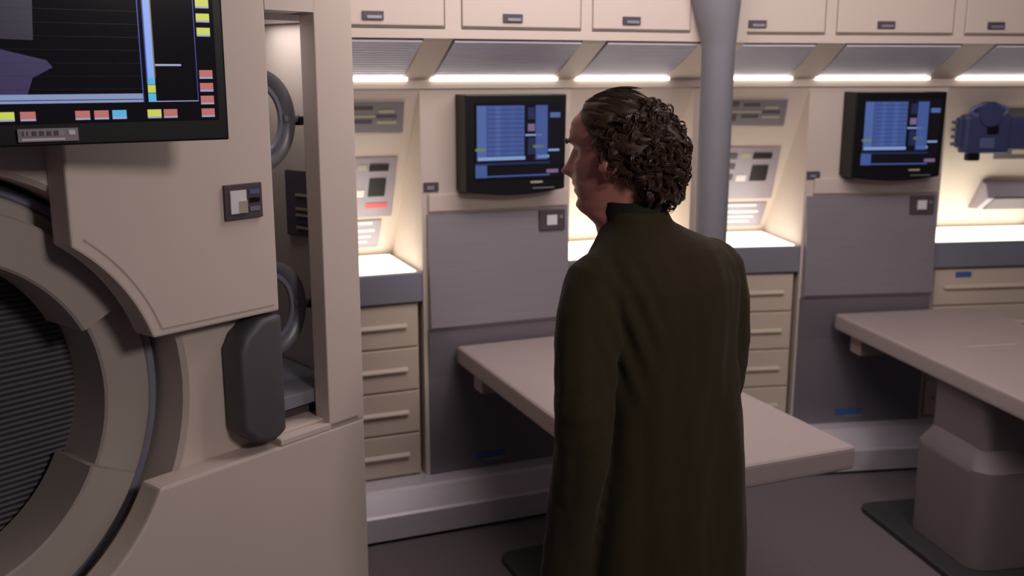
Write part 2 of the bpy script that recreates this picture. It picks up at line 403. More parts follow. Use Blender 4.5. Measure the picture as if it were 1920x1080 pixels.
# blue hand device on the right alcove wall
def LP(x, z, h): return Vector((x, .215 - h, z))
off = (1.10, .215, 1.40)
t = thing('blue_medical_device', 'blue ribbed medical device clipped to the wall at the right edge', 'device', FB, off)
def dev(nm, x0, x1, z0, z1, h0, h1, m, bev=.008):
    b = MB(off); vs = [LP(x, z, h) for h in (h0, h1) for z in (z0, z1) for x in (x0, x1)]
    b.add(vs, [(0, 1, 3, 2), (4, 6, 7, 5), (0, 4, 5, 1), (2, 3, 7, 6), (0, 2, 6, 4), (1, 5, 7, 3)], m); return b.build(nm, t, bevel=bev)
dev('housing', .975, 1.20, 1.425, 1.60, .0, .060, M['blue'], .02)
dev('bracket', 1.03, 1.13, 1.45, 1.52, -.095, .002, M['plate_d'], .004)
dev('grip', .955, .995, 1.45, 1.585, .01, .045, M['blue'], .01)
for k in range(4): dev('rib', .935, .975, 1.46 + k * .032, 1.475 + k * .032, .015, .035, M['blue_l'], .003)
b = MB(off)
b.tube([LP(1.09 + .085 * math.cos(a), 1.612 + .028 * math.sin(a), .05) for a in [2 * PI * i / 20 for i in range(21)]], .010, M['blue_l']); b.build('top_ring', t, smooth=True)
b = MB(off); b.tube([LP(1.09, 1.60, .0), LP(1.09, 1.60, .07)], .055, M['blue'], seg=20); b.build('cap', t, smooth=True)
dev('window', 1.08, 1.135, 1.512, 1.548, .058, .066, M['black'], .004)
dev('dial', 1.05, 1.12, 1.45, 1.495, .058, .070, M['blue_l'], .010)
dev('side_lobe', 1.18, 1.29, 1.44, 1.585, .005, .045, M['blue'], .018)
dev('foot', 1.01, 1.07, 1.392, 1.43, .01, .045, M['black'], .008)
# grey wall dispenser
off = (1.34, SLY(1.15), 1.15)
t = thing('wall_dispenser', 'grey wall box with a dark slot under the blue device, above the right counter', 'dispenser', FB, off)
b = MB(off)
yb = SLY(1.262)
b.prism_x([(SLY(1.275), 1.275), (yb - .05, 1.262), (yb - .075, 1.195), (yb + .01, 1.135), (SLY(1.128), 1.128)], 1.255, 1.60, M['plate_l']); b.build('housing', t, bevel=.006)
b = MB(off)
b.prism_x([(yb - .066, 1.208), (yb - .080, 1.194), (yb + .006, 1.132), (yb + .02, 1.138)], 1.29, 1.57, M['plate_d']); b.build('slot', t)

# ------------------------------------------------------------------ column
cx, cy = .783, 3.95
b = MB((cx, cy, 0)); rings = []
for z, r in ((0, .085), (.03, .085), (.035, .062), (1.86, .062), (1.90, .066), (1.96, .078), (2.04, .092), (2.15, .098), (2.80, .10)):
    rings.append([(cx + r * math.cos(a) - max(0, r - .066) * .6, cy + r * math.sin(a), z) for a in [2 * PI * i / 32 for i in range(32)]])
b.loft(rings, M['column']); o = b.build('column', smooth=True); o.location = (cx, cy, 0); tag(o, 'round grey-blue column standing behind the man, between the two bed bays', 'column')

# ------------------------------------------------------------------ beds
def bed(fr, hx, hy, rz, ped_d, label, px=0.0):
    t = thing('examination_bed', label, 'bed', fr, (hx, hy, 0), 'examination beds along the back wall', rz)
    W, L = .70, 1.47
    b = MB(); zt = .73; th = .072
    b.box(0, W, -L, 0, zt - th, zt, M['bed']); b.build('mattress', t, bevel=.014, bseg=3)
    b = MB(); b.box(.05, W - .05, -L + .06, -.05, zt - th - .022, zt - th, M['ped']); b.build('underframe', t, bevel=.004)
    b = MB(); b.box(.045, .16, -.16, -.07, zt - th - .085, zt - th - .002, M['bed']); b.build('bracket', t, bevel=.004)
    for yy_ in (-1.085, -.62):
        b = MB(); b.box(.23, .44, yy_, yy_ + .005, zt + .0002, zt + .0012, M['white']); b.build('piping', t)
    d = ped_d
    def rr(x0, x1, y0, y1, r, z):
        pts = []
        for cxx, cyy, a0 in ((x1 - r, y1 - r, 0), (x0 + r, y1 - r, 90), (x0 + r, y0 + r, 180), (x1 - r, y0 + r, 270)):
            for k in range(6):
                a = math.radians(a0 + k * 18); pts.append((cxx + r * math.cos(a), cyy + r * math.sin(a), z))
        return pts
    rr0 = rr
    rr = lambda x0, x1, y0, y1, r, z: rr0(x0 + px, x1, y0, y1, r, z)
    b = MB(); b.loft([rr(.08, .56, -d - .36, -d - .03, .04, .44), rr(.08, .56, -d - .36, -d - .03, .04, .66)], M['ped']); b.build('pedestal_neck', t, smooth=True)
    b = MB(); b.loft([rr(.035, .62, -d - .42, -d, .07, .03), rr(.03, .63, -d - .43, -d, .07, .38), rr(.03, .63, -d - .43, -d, .07, .40), rr(.08, .57, -d - .36, -d - .03, .05, .46)], M['ped']); b.build('pedestal_base', t, smooth=True)
    b = MB(); b.loft([rr(-.05, .70, -d - .50, -d + .22, .05, .002), rr(-.05, .70, -d - .50, -d + .22, .05, .022), rr(-.04, .69, -d - .49, -d + .21, .05, .028)], M['mat']); b.build('floor_pad', t)
    b = MB(); b.box(.40, .46, -d - .437, -d - .425, .40 - .06, .40 - .035, M['red']); b.build('red_button', t)
bed(FA, .406, .112, math.radians(.5), .60, 'pale examination bed at the left, running from the left grey panel past behind the man', .07)
bed(FB, .392, .092, math.radians(3), .66, 'pale examination bed at the right, on a wide dark pedestal, cut by the frame edge', -.035)

# ------------------------------------------------------------------ tall equipment cabinet at the left
RC = (-1.1, 1.02)
t = thing('equipment_cabinet', 'tall cream equipment cabinet at the left with a round opening and a narrow recess', 'cabinet', FL, (-.9, .2, 0))
loff = Vector((-.9, .2, 0))
def arc(r, a0, a1, n=24, c=RC): return [(c[0] + r * math.cos(math.radians(a0 + (a1 - a0) * i / n)), c[1] + r * math.sin(math.radians(a0 + (a1 - a0) * i / n))) for i in range(n + 1)]
# middle body with the round hole
b = MB(loff)
X0, X1, Z0, Z1 = -1.95, -.285, 0.0, 2.72; YF, YB = .08, .42; RH = .575
angs = sorted(set([i * 5 for i in range(72)] + [math.degrees(math.atan2(z - RC[1], x - RC[0])) % 360 for x in (X0, X1) for z in (Z0, Z1)]))
inn = []; out = []
for a in angs:
    ca, sa = math.cos(math.radians(a)), math.sin(math.radians(a))
    tx = ((X1 - RC[0]) / ca if ca > 1e-9 else (X0 - RC[0]) / ca if ca < -1e-9 else 1e9)
    tz = ((Z1 - RC[1]) / sa if sa > 1e-9 else (Z0 - RC[1]) / sa if sa < -1e-9 else 1e9)
    k = min(tx, tz); out.append((RC[0] + ca * k, RC[1] + sa * k)); inn.append((ca, sa))
n = len(angs)
def rg(r, y): return [(RC[0] + c * r, y, RC[1] + s_ * r) for c, s_ in inn]
b.loft([[(x, YB, z) for x, z in out], [(x, YF, z) for x, z in out], rg(RH + .012, YF), rg(RH, YF + .012), rg(RH, YB)], M['cream'], cap=False)
b.build('housing', t, smooth=True)
# upper cabinet with quarter-round cut
R1 = .475
a_end = math.degrees(math.asin((1.178 - RC[1]) / R1)); a_st = math.degrees(math.acos((-.835 - RC[0]) / R1))
def uppoly(r, x0, x1, z0, z1):
    a_e = math.degrees(math.asin((z0 - RC[1]) / r)); a_s = math.degrees(math.acos((x0 - RC[0]) / r))
    return arc(r, a_s, a_e) + [(x1, z0), (x1, z1), (x0, z1)]
b = MB(loff); b.prism_y(uppoly(R1, -.828, -.285, 1.172, 2.72), 0, .082, M['cream']); uc = b.build('upper_cabinet', t, bevel=.006)
b = MB(loff)                                   # thin groove that follows the edge
def path_strip(pts, wd, y0, y1, m):
    for i in range(len(pts) - 1):
        p, q = Vector(pts[i]), Vector(pts[i + 1]); d = (q - p).normalized(); nn = Vector((-d.y, d.x)) * wd / 2
        b.prism_y([tuple(p - nn), tuple(q - nn), tuple(q + nn), tuple(p + nn)], y0, y1, m)
a_e = math.degrees(math.asin((1.19 - RC[1]) / .503)); a_s = math.degrees(math.acos((-.80 - RC[0]) / .503))
path_strip(arc(.503, a_s, a_e) + [(-.30, 1.19)], .004, -.0012, .002, M['cream_d'])
b.build('edge_groove', uc)
# lower panel
R2 = .49; zt = .800
a_t = math.degrees(math.asin((zt - RC[1]) / R2))
b = MB(loff); b.prism_y(arc(R2, a_t, -90) + [(RC[0], 0), (0, 0), (0, zt)], 0, .082, M['cream']); b.build('lower_panel', t, bevel=.007)
# post, header, sill
b = MB(loff); b.box(-.130, 0, 0, .06, .80, 2.72, M['cream']); b.box(-.02, 0, .06, .42, .80, 2.72, M['cream']); b.build('post', t, bevel=.004)
b = MB(loff); b.box(-.285, -.130, 0, .40, 1.932, 2.72, M['cream']); b.build('header', t)
b = MB(loff); b.box(-.30, -.02, .0, .40, .800, .818, M['cream']); b.box(-.30, -.02, .03, .40, .818, .828, M['cream']); b.build('sill', t, bevel=.003)
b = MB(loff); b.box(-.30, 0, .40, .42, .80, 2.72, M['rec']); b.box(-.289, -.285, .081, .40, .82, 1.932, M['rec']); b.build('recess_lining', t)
b = MB(loff); b.box(-.27, -.03, .12, .34, 1.915, 1.932, M['white']); lampo = b.build('recess_lamp', t)
l = bpy.data.lights.new('recess_light', 'AREA'); l.shape = 'RECTANGLE'; l.size = .2; l.size_y = .18; l.energy = .7; l.color = (1, .92, .9)
lo = bpy.data.objects.new('recess_light', l); C.objects.link(lo); lo.location = FL.w((-.15, .23, 1.912)); lo.rotation_euler = (0, 0, FL.rz)
# wall switch on the upper cabinet
off = (-.383, 0, 1.42)
s = thing('wall_switch', 'framed grey switch with a white rocker on the tall cabinet face', 'switch', FL, off)
b = MB(off); b.box(-.438, -.328, -.010, -.0005, 1.425, 1.512, M['plate_d']); b.build('frame', s, bevel=.002)
b = MB(off); b.box(-.425, -.378, -.014, -.009, 1.440, 1.497, M['white']); b.box(-.400, -.378, -.017, -.013, 1.441, 1.472, M['yel']); b.build('rocker', s, bevel=.001)
for z, m in ((1.492, M['blue_l']), (1.472, M['black']), (1.450, M['plate'])):
    b = MB(off); b.box(-.368, -.338, -.013, -.009, z - .007, z + .004, m); b.build('key', s)
# bolster
off = (-.35, .05, .82)
b = MB(off)
pts = [(-.417, 1.085), (-.395, 1.125), (-.345, 1.160), (-.283, 1.166), (-.283, .845), (-.325, .822), (-.375, .832), (-.417, .872)]
b.prism_y(pts, -.010, .079, M['bolster']); o = b.build('padded_bolster', bevel=.016, smooth=True, bseg=3)
tag(place(o, FL, off), 'dark grey rounded bolster pad below the cream cabinet door, beside the narrow recess', 'bolster')
# hoops in the recess
def hoop(cxx, cyy, cz, rz_, ry, label):
    off = (cxx, cyy, cz); tt = thing('hoop_rack', label, 'rack', FL, off, 'curved hoops in the recess')
    b = MB(off)
    P = [(cxx + rz_ * math.cos(a), cyy + ry * math.sin(a) * 0 , cz + rz_ * 1.15 * math.sin(a)) for a in [2 * PI * i / 40 for i in range(41)]]
    b.tube(P, [(.011, .020)] * 41, M['hoop'], seg=12); b.build('hoop', tt, smooth=True)
    b = MB(off); b.tube([(x, y + .008, z) for x, y, z in [(cxx + (p[0] - cxx) * .82, p[1], cz + (p[2] - cz) * .82) for p in P]], [(.012, .008)] * 41, M['tube'], seg=10); b.build('inner_tube', tt, smooth=True)
    b = MB(off); xr = cxx + rz_
    b.tube([(xr - .02, cyy, cz), (xr + .035, cyy, cz)], .013, M['hoop'], seg=12); b.build('clamp_arm', tt, smooth=True)
    b = MB(off); b.box(xr + .025, xr + .062, cyy - .016, cyy + .016, cz - .018, cz + .006, M['black']); b.build('clamp', tt, bevel=.004)
hoop(-.205, .16, 1.655, .105, .1, 'grey hoop with black clamp in the upper half of the narrow recess')
hoop(-.195, .16, 1.135, .105, .1, 'grey hoop with black clamp in the lower half of the narrow recess')
# dark purple control strip in the recess
off = (-.022, .205, 1.32)
tt = thing('control_strip', 'dark purple vertical control strip with pale bars inside the narrow recess', 'control panel', FL, off)
b = MB(off); b.box(-.032, -.0205, .135, .272, 1.315, 1.505, M['strip']); b.build('backplate', tt, bevel=.002)
for z, m in ((1.432, 'yel'), (1.392, 'yel'), (1.374, 'yel'), (1.338, 'yel'), (1.352, 'blue')): b = MB(off); b.box(-.036, -.031, .165, .225, z, z + .007, M[m]); b.build('key_bar', tt)
# tray
off = (-.15, .2, .83)
tt = thing('metal_tray', 'grey metal tray on the sill at the bottom of the narrow recess', 'tray', FL, off)
b = MB(off); b.box(-.28, -.028, .10, .37, .832, .878, M['plate_d']); b.build('base', tt)
b = MB(off); b.prism_x([(.065, .868), (.065, .905), (.36, .935), (.36, .885)], -.28, -.030, M['band']); b.build('top', tt, bevel=.003)

# round hatch
off = (RC[0], .3, RC[1])
t = thing('round_scanner_hatch', 'round ringed hatch with a dark ribbed centre set in the lower left cabinet', 'hatch', FL, off)
def annulus(bb, r0, r1, y0, y1, m, a0=0, a1=360, n=72):
    full = abs(a1 - a0) >= 360
    A = [math.radians(a0 + (a1 - a0) * i / n) for i in range(n if full else n + 1)]
    rings = [[(RC[0] + r * math.cos(a), y, RC[1] + r * math.sin(a)) for a in A] for r, y in ((r0, y1), (r0, y0 + .006), (r0 + .006, y0), (r1 - .006, y0), (r1, y0 + .006), (r1, y1))]
    rr_ = rings + [rings[0]]
    bb.loft(rr_, m, cap=False, closed=full)
    if not full:
        for e in (0, -1): bb.add([r[e] for r in rings], [tuple(range(6))], m)
b = MB(off); annulus(b, .415, .535, .175, .42, M['ringw']); b.build('ring', t, smooth=True)
b = MB(off); annulus(b, .385, .50, .125, .30, M['ringw'], 26, 154); b.build('ring_block', t, smooth=True)
b = MB(off); annulus(b, .375, .50, .125, .30, M['ringw'], -26, -154); b.build('ring_block', t, smooth=True)
b = MB(off); annulus(b, .536, .562, .185, .26, M['tube']); b.build('seal', t, smooth=True)
b = MB(off); annulus(b, .40, .60, .41, .43, M['black']); b.build('backing_ring', t)
b = MB(off)
for i in range(60):                             # horizontal ribs across the centre
    z = -.42 + i * .014; hw = math.sqrt(max(0, .43 ** 2 - z * z))
    if hw > .02: b.prism_x([(.33, RC[1] + z), (.322, RC[1] + z + .004), (.33, RC[1] + z + .009)], RC[0] - hw, RC[0] + hw, M['ribs'])
b.prism_y(arc(.43, 0, 354, 59), .329, .34, M['ribs_d']); b.build('ribbed_centre', t)

# ------------------------------------------------------------------ big display at the upper left
FD = Frame((-.60, 2.17), 57)
off = (-.37, .03, 1.64)
t = thing('wall_display', 'large black flat display at the upper left with coloured keys round a dark graph', 'display', FD, off)
b = MB(off); b.box(-.78, 0.0, 0, .045, 1.641, 2.16, M['black']); b.build('housing', t, bevel=.004)
b = MB(off); b.box(-.755, -.020, -.003, .002, 1.684, 2.135, M['blackglass'])
yy = [-.0042]
def q(x0, x1, z0, z1, m): b.box(x0, x1, yy[0], yy[0] + .001, z0, z1, M[m])
for k in range(15): q(-.70, -.172, 1.748 + k * .025, 1.7484 + k * .025, 'd_grid')
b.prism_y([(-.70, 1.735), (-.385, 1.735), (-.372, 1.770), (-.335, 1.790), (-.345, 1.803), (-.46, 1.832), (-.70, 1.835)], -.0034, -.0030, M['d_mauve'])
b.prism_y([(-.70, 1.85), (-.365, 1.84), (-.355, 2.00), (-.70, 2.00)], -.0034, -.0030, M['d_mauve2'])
q(-.70, -.170, 1.722, 1.727, 'd_axis'); q(-.70, -.170, 1.7285, 1.739, 'd_axis')
q(-.172, -.170, 1.722, 2.11, 'd_edge'); q(-.160, -.147, 1.77, 2.11, 'd_bar'); q(-.147, -.1445, 1.77, 2.11, 'd_tan'); q(-.1625, -.160, 1.76, 2.11, 'd_edge')
q(-.161, -.146, 1.7565, 1.770, 'd_cyan'); q(-.161, -.146, 1.7405, 1.7555, 'd_yellow'); q(-.161, -.146, 1.722, 1.7395, 'd_cyan')
q(-.150, -.062, 1.722, 1.7237, 'd_pale'); q(-.062, -.0605, 1.722, 2.11, 'd_edge'); q(-.144, -.092, 1.793, 1.797, 'd_pale')
def key(x, z, m, w_=.027):
    q(x, x + w_, z, z + .014, m); q(x, x + w_, z - .0035, z, 'd_pale')
for z in (1.90, 1.872, 1.844): key(-.056, z + .012, 'd_yellow')
for z in (1.771, 1.745, 1.719, 1.693): key(-.056, z, 'd_red')
for z in (1.95, 1.98, 2.01): key(-.056, z, 'd_red')
for x, m in ((-.437, 'd_yellow'), (-.400, 'd_red'), (-.302, 'd_red'), (-.267, 'd_red'), (-.233, 'd_cyan'), (-.165, 'd_yellow'), (-.133, 'd_red'), (-.55, 'd_red'), (-.60, 'd_yellow')): key(x, 1.693, m)
b.build('screen', t)
b = MB(off); b.box(-.408, -.300, -.008, .001, 1.650, 1.675, M['plate']); b.box(-.404, -.327, -.0095, -.007, 1.6605, 1.6715, M['plate_l'])
for k, wd in enumerate((.004, .003, .009, .009, .009, .009)):
    x = (-.401, -.393, -.384, -.371, -.358, -.345)[k]
    b.box(x, x + wd, -.0105, -.009, 1.6615, 1.6705, M['plate_d'])
b.box(-.402, -.325, -.0095, -.007, 1.6525, 1.6565, M['white']); b.box(-.318, -.306, -.0105, -.007, 1.662, 1.671, M['white']); b.build('name_plate', t)
b = MB(off); b.box(-.45, -.32, .045, .12, 1.86, 2.02, M['black']); b.build('mount_arm', t)

# ------------------------------------------------------------------ the man
M['skin'] = mat('skin', (.44, .18, .15), .5, nscale=30, namt=.06, bump=.1, bscale=90)
M['skin'].node_tree.nodes['Principled BSDF'].inputs['Subsurface Weight'].default_value = .12
M['skin'].node_tree.nodes['Principled BSDF'].inputs['Subsurface Radius'].default_value = (.02, .008, .005)
M['coat'] = mat('olive_wool', (.036, .0275, .0135), .9, nscale=120, namt=.12, bump=.25, bscale=500, spec=.15, sheen=.08)
M['collar'] = mat('dark_collar_wool', (.018, .017, .012), .85, nscale=120, namt=.1, spec=.2)
M['hair'] = mat('brown_hair', (.050, .025, .015), .50, nscale=45, namt=.32, spec=.5)
M['trouser'] = mat('dark_trouser_cloth', (.018, .017, .018), .85)
M['boot'] = mat('black_boot_leather', (.012, .011, .011), .4)
M['eye'] = mat('eye_white', (.6, .56, .52), .2); M['iris'] = mat('iris_brown', (.05, .03, .02), .2)
M['brow'] = mat('eyebrow_hair', (.03, .018, .012), .7)

PX, PY, YAW = .317, 2.20, math.radians(28)
HEAD_C = Vector((-.060, .064, 1.484)); HEAD_YAW = math.radians(69) - YAW
HR = Matrix.Translation(HEAD_C) @ Matrix.Rotation(HEAD_YAW, 4, 'Z') @ Matrix.Rotation(math.radians(-3), 4, 'X') @ Matrix.Scale(1.03, 4)

def interp(tab, z):
    if z <= tab[0][0]: return tab[0][1]
    for (a, va), (c, vc) in zip(tab, tab[1:]):
        if z <= c:
            u = (z - a) / (c - a); u = u * u * (3 - 2 * u) * .5 + u * .5
            return va + (vc - va) * u
    return tab[-1][1]
FRONT = [(-.13, .045), (-.06, .042), (-.03, .048), (-.012, .066), (0, .083), (.012, .092), (.028, .086), (.040, .091), (.050, .090), (.062, .094), (.08, .092), (.10, .090), (.12, .087), (.135, .086), (.15, .096), (.165, .098), (.19, .092), (.21, .076), (.225, .055), (.238, .025), (.244, .0)]
BACK = [(-.13, -.085), (-.06, -.078), (0, -.080), (.04, -.092), (.08, -.103), (.13, -.108), (.17, -.104), (.20, -.088), (.225, -.060), (.238, -.032), (.244, -.010)]
WID = [(-.13, .066), (-.06, .062), (-.03, .062), (-.012, .064), (0, .060), (.02, .063), (.05, .068), (.09, .072), (.13, .076), (.16, .077), (.19, .070), (.215, .054), (.232, .034), (.244, .008)]
def head_pt(z, th, extra=0):
    f, bk, wd = interp(FRONT, z) + extra, interp(BACK, z) - extra, interp(WID, z) + extra
    yc = (0.0 if z > .0 else -.01) if f > .01 else (f + bk) / 2
    if z < .03: yc = -.018 + (.018) * max(0, z) / .03 if f > .01 else yc
    c, s_ = math.cos(th), math.sin(th)            # th = 0 at +x, 90 = front
    e = .88 if -.01 < z < .06 and s_ > 0 else .95
    x = wd * math.copysign(abs(c) ** e, c); ry = (f - yc) if s_ > 0 else (yc - bk)
    y = yc + ry * math.copysign(abs(s_) ** e, s_)
    return Vector((x, y, z))
def face_detail(p):
    if p.y > .02:
        x, z = p.x, p.z; g = lambda a, cc, s_: math.exp(-((a - cc) / s_) ** 2)
        nz = 0
        if .060 < z < .145: nz = .029 * g(z, .084, .013) + .018 * g(z, .104, .017) + .010 * g(z, .126, .014)
        p.y += nz * g(x, 0, .012 + .007 * g(z, .08, .012))
        p.y += .006 * g(z, .044, .006) * g(x, 0, .020) + .008 * g(z, .058, .005) * g(x, 0, .019) - .006 * g(z, .0505, .0028) * g(x, 0, .024)
        p.y -= .004 * g(z, .030, .006) * g(x, 0, .022)
        for sx in (-1, 1):
            p.y -= .013 * g(x, sx * .031, .014) * g(z, .123, .011)
            p.y += .008 * g(x, sx * .026, .020) * g(z, .150, .008)
            p.y += .005 * g(x, sx * .045, .016) * g(z, .095, .016)
        p.y += .0035 * (g(z, .172, .004) + g(z, .186, .004) + g(z, .199, .004)) * g(x, 0, .035)   # forehead ridges
    return p
def head_mb(mb, mtx, m):
    rings = []; zs = [-.13 + .374 * i / 130 for i in range(131)]
    for z in zs: rings.append([mtx @ face_detail(head_pt(min(z, .2438), 2 * PI * k / 96)) for k in range(96)])
    mb.loft(rings, m)
    for sx in (-1, 1):                            # ears
        def E(y, z, o): return mtx @ Vector((sx * (.071 + o), y - .008, z + .105))
        hel = [(.012, -.022), (.016, .0), (.016, .018), (.006, .032), (-.010, .034), (-.020, .020), (-.018, .0), (-.008, -.020), (.004, -.034), (.012, -.030)]
        mb.tube([E(y, z, .006 + (.014 if y < 0 else .006)) for y, z in hel], [.0045] * 10, m, seg=8)
        mb.tube([E(.012, 0, .0), E(-.006, .004, .012)], [(.030, .016), (.024, .013)], m, seg=12)
        mb.tube([E(.006, -.026, .004), E(.006, -.034, .010)], [.008, .006], m, seg=8)

def remeshed(mb, voxel, smooth_it=2):
    o = mb.build('tmp'); md = o.modifiers.new('r', 'REMESH'); md.mode = 'VOXEL'; md.voxel_size = voxel; md.use_smooth_shade = True
    if smooth_it:
        sm = o.modifiers.new('s', 'SMOOTH'); sm.iterations = smooth_it; sm.factor = .5
    dg = bpy.context.evaluated_depsgraph_get(); dg.update()
    me = bpy.data.meshes.new_from_object(o.evaluated_get(dg))
    bpy.data.objects.remove(o, do_unlink=True)
    return me

man = bpy.data.objects.new('person', None); C.objects.link(man); man.location = (PX, PY, 0); man.rotation_euler = (0, 0, YAW)
tag(man, 'person with curly brown hair in a long dark olive coat, seen from behind, looking left', 'person')
# body: local +y forward, +x his right
bm_ = MB(); sk = M['skin']
def ell(a, bb, yc, z, xc=0, n=40, e=1.0):
    return [(xc + a * math.copysign(abs(math.cos(2 * PI * k / n)) ** e, math.cos(2 * PI * k / n)), yc + bb * math.copysign(abs(math.sin(2 * PI * k / n)) ** e, math.sin(2 * PI * k / n)), z) for k in range(n)]
bm_.loft([ell(.050, .052, .032, 1.49, -.044), ell(.056, .058, .020, 1.44, -.035), ell(.12, .075, -.01, 1.405), ell(.175, .09, -.01, 1.37), ell(.18, .105, -.005, 1.28), ell(.165, .105, 0, 1.15), ell(.140, .095, .004, 1.03, .025), ell(.145, .10, .008, .92, .036), ell(.145, .10, .008, .84, .036), ell(.10, .07, .008, .78, .036)], sk)
head_mb(bm_, HR, sk)
ARMS = {-1: [(-.150, -.010, 1.350), (-.186, -.026, 1.26), (-.212, -.050, 1.075), (-.206, -.010, .88), (-.201, .020, .765)],
        1: [(.150, -.008, 1.350), (.172, -.010, 1.26), (.182, .0, 1.075), (.168, .085, .88), (.160, .115, .765)]}
for sx in (-1, 1):
    P = ARMS[sx]; bm_.tube(P, [.052, .048, .040, .033, .027], sk, seg=16)
    wv = Vector(P[-1]); d = (wv - Vector(P[-2])).normalized()
    d = (d + Vector((0, .05, -.4))).normalized(); side = Vector((0, 1, 0)); side = (side - d * side.dot(d)).normalized(); nrm = d.cross(side) * sx
    inw = Vector((-sx, 0, 0))
    bm_.tube([wv - d * .01, wv + d * .03, wv + d * .085], [(.026, .018)] * 1 + [(.040, .016), (.042, .014)], sk, seg=16) if False else None
    rings = []
    for k, (u, hw, ht) in enumerate(((-.01, .026, .020), (.02, .034, .018), (.055, .042, .016), (.088, .040, .013))):
        c0 = wv + d * u
        rings.append([c0 + side * (hw * math.cos(2 * PI * q_ / 20)) + inw * (ht * math.sin(2 * PI * q_ / 20)) for q_ in range(20)])
    bm_.loft(rings, sk)
    for fi, (o_, ln) in enumerate(((.029, .070), (.010, .080), (-.010, .074), (-.029, .058))):
        p0 = wv + d * .078 + side * o_; curl = .25 + .06 * fi; pts = [p0]; dd = d.copy()
        for seg_ in (.45, .32, .23):
            dd = (dd + inw * curl).normalized(); pts.append(pts[-1] + dd * ln * seg_)
        bm_.tube(pts, [.0095, .009, .008, .0068], sk, seg=10)
    t0 = wv + d * .02 + side * .026
    bm_.tube([t0, t0 + side * .025 + d * .022, t0 + side * .032 + d * .052 + inw * .006, t0 + side * .030 + d * .075 + inw * .012], [.012, .0115, .010, .0075], sk, seg=10)
    bm_.tube([(.036 + sx * .070, .005, .86), (.036 + sx * .080, .008, .68), (.036 + sx * .09, .01, .48), (.036 + sx * .095, -.005, .28), (.036 + sx * .098, -.01, .09)], [.074, .068, .052, .048, .036], sk, seg=20)
    bm_.tube([(.036 + sx * .098, -.035, .05), (.036 + sx * .102, .06, .045), (.036 + sx * .108, .14, .03)], [.035, .034, .022], sk, seg=14)
me = remeshed(bm_, .0042, 1); me.name = 'body'
me.materials.clear(); me.materials.append(sk)
body = bpy.data.objects.new('body', me); C.objects.link(body); body.parent = man
for sx in (-1, 1):                                # eyes and brows
    b = MB(); c0 = HR @ Vector((sx * .031, .0640, .122)); R_ = .0112
    rings = [[c0 + Vector((R_ * math.sin(PI * (i + .01) / 10) * math.cos(2 * PI * k / 14), R_ * math.cos(PI * (i + .01) / 10), R_ * math.sin(PI * (i + .01) / 10) * math.sin(2 * PI * k / 14))) for k in range(14)] for i in range(11)]
    b.loft(rings, M['eye']); b.build('eye', man, smooth=True)
    b = MB(); b.tube([HR @ Vector((sx * x, y, z)) for x, y, z in ((.014, .104, .146), (.024, .1035, .151), (.036, .098, .153), (.048, .087, .149))], [.003, .0045, .004, .002], M['brow'], seg=8); b.build('eyebrow', man, smooth=True)

# coat: torso shell, collar, sleeves
cm = MB(); cl = M['coat']
T = [(1.490, .068, .070, .028, -.042), (1.462, .074, .076, .020, -.038), (1.443, .098, .082, .010, -.026), (1.425, .130, .090, .0, -.012), (1.405, .160, .098, -.008, -.004), (1.375, .184, .108, -.010, 0), (1.33, .194, .122, -.010, .006), (1.26, .188, .130, -.004, .012),
     (1.15, .180, .130, .004, .022), (1.02, .190, .132, .006, .042), (.90, .198, .140, .008, .047), (.75, .208, .150, .008, .044), (.60, .216, .160, .008, .043), (.46, .224, .166, .01, .042)]
def coat_ring(z, a, bb, yc, xc):
    out_ = []
    for k in range(96):
        th = 2 * PI * k / 96; f = max(0, min(1, (1.35 - z) / .6))
        w_ = 1 + f * (.022 * math.sin(th * 7 + 1.2) + .012 * math.sin(th * 13 + z * 3)) 
        c, s_ = math.cos(th), math.sin(th); e = .86
        out_.append((xc + a * w_ * math.copysign(abs(c) ** e, c), yc + bb * w_ * math.copysign(abs(s_) ** e, s_), z))
    return out_
tt = []
for i in range(len(T) - 1):
    for k in range(4):
        u = k / 4; tt.append(tuple(T[i][j] + (T[i + 1][j] - T[i][j]) * u for j in range(5)))
tt.append(T[-1])
cm.loft([coat_ring(z, a, bb, yc, xc) for z, a, bb, yc, xc in tt], cl)
SL = {-1: [(-.115, -.008, 1.366, .062), (-.158, -.014, 1.340, .070), (-.186, -.024, 1.27, .071), (-.203, -.038, 1.18, .067), (-.212, -.050, 1.08, .063), (-.208, -.034, .97, .062), (-.204, -.006, .86, .060), (-.200, .020, .75, .060), (-.198, .030, .645, .064)],
      1: [(.115, -.008, 1.366, .062), (.152, -.010, 1.340, .068), (.172, -.010, 1.27, .068), (.180, -.010, 1.18, .064), (.182, .000, 1.08, .062), (.176, .040, .97, .060), (.168, .085, .86, .058), (.160, .115, .75, .056), (.158, .122, .665, .058)]}
for sx in (-1, 1):
    pts = []; rd = []
    P = SL[sx]
    for i in range(len(P) - 1):
        for k in range(5):
            u = k / 5; q_ = [P[i][j] + (P[i + 1][j] - P[i][j]) * u for j in range(4)]
            z = q_[2]; fold = .0014 * math.sin(z * 95 + 1.3 * sx) * max(0, 1 - abs(z - 1.05) / .25) + .0012 * math.sin(z * 70) * max(0, 1 - abs(z - .72) / .12)
            pts.append(q_[:3]); rd.append((q_[3] + fold, (q_[3] + fold) * 1.05))
    pts.append(P[-1][:3]); rd.append(P[-1][3])
    cm.tube(pts, rd, cl, seg=28)
me = remeshed(cm, .0055, 3); me.name = 'coat'
NRM = [v.normal.copy() for v in me.vertices]
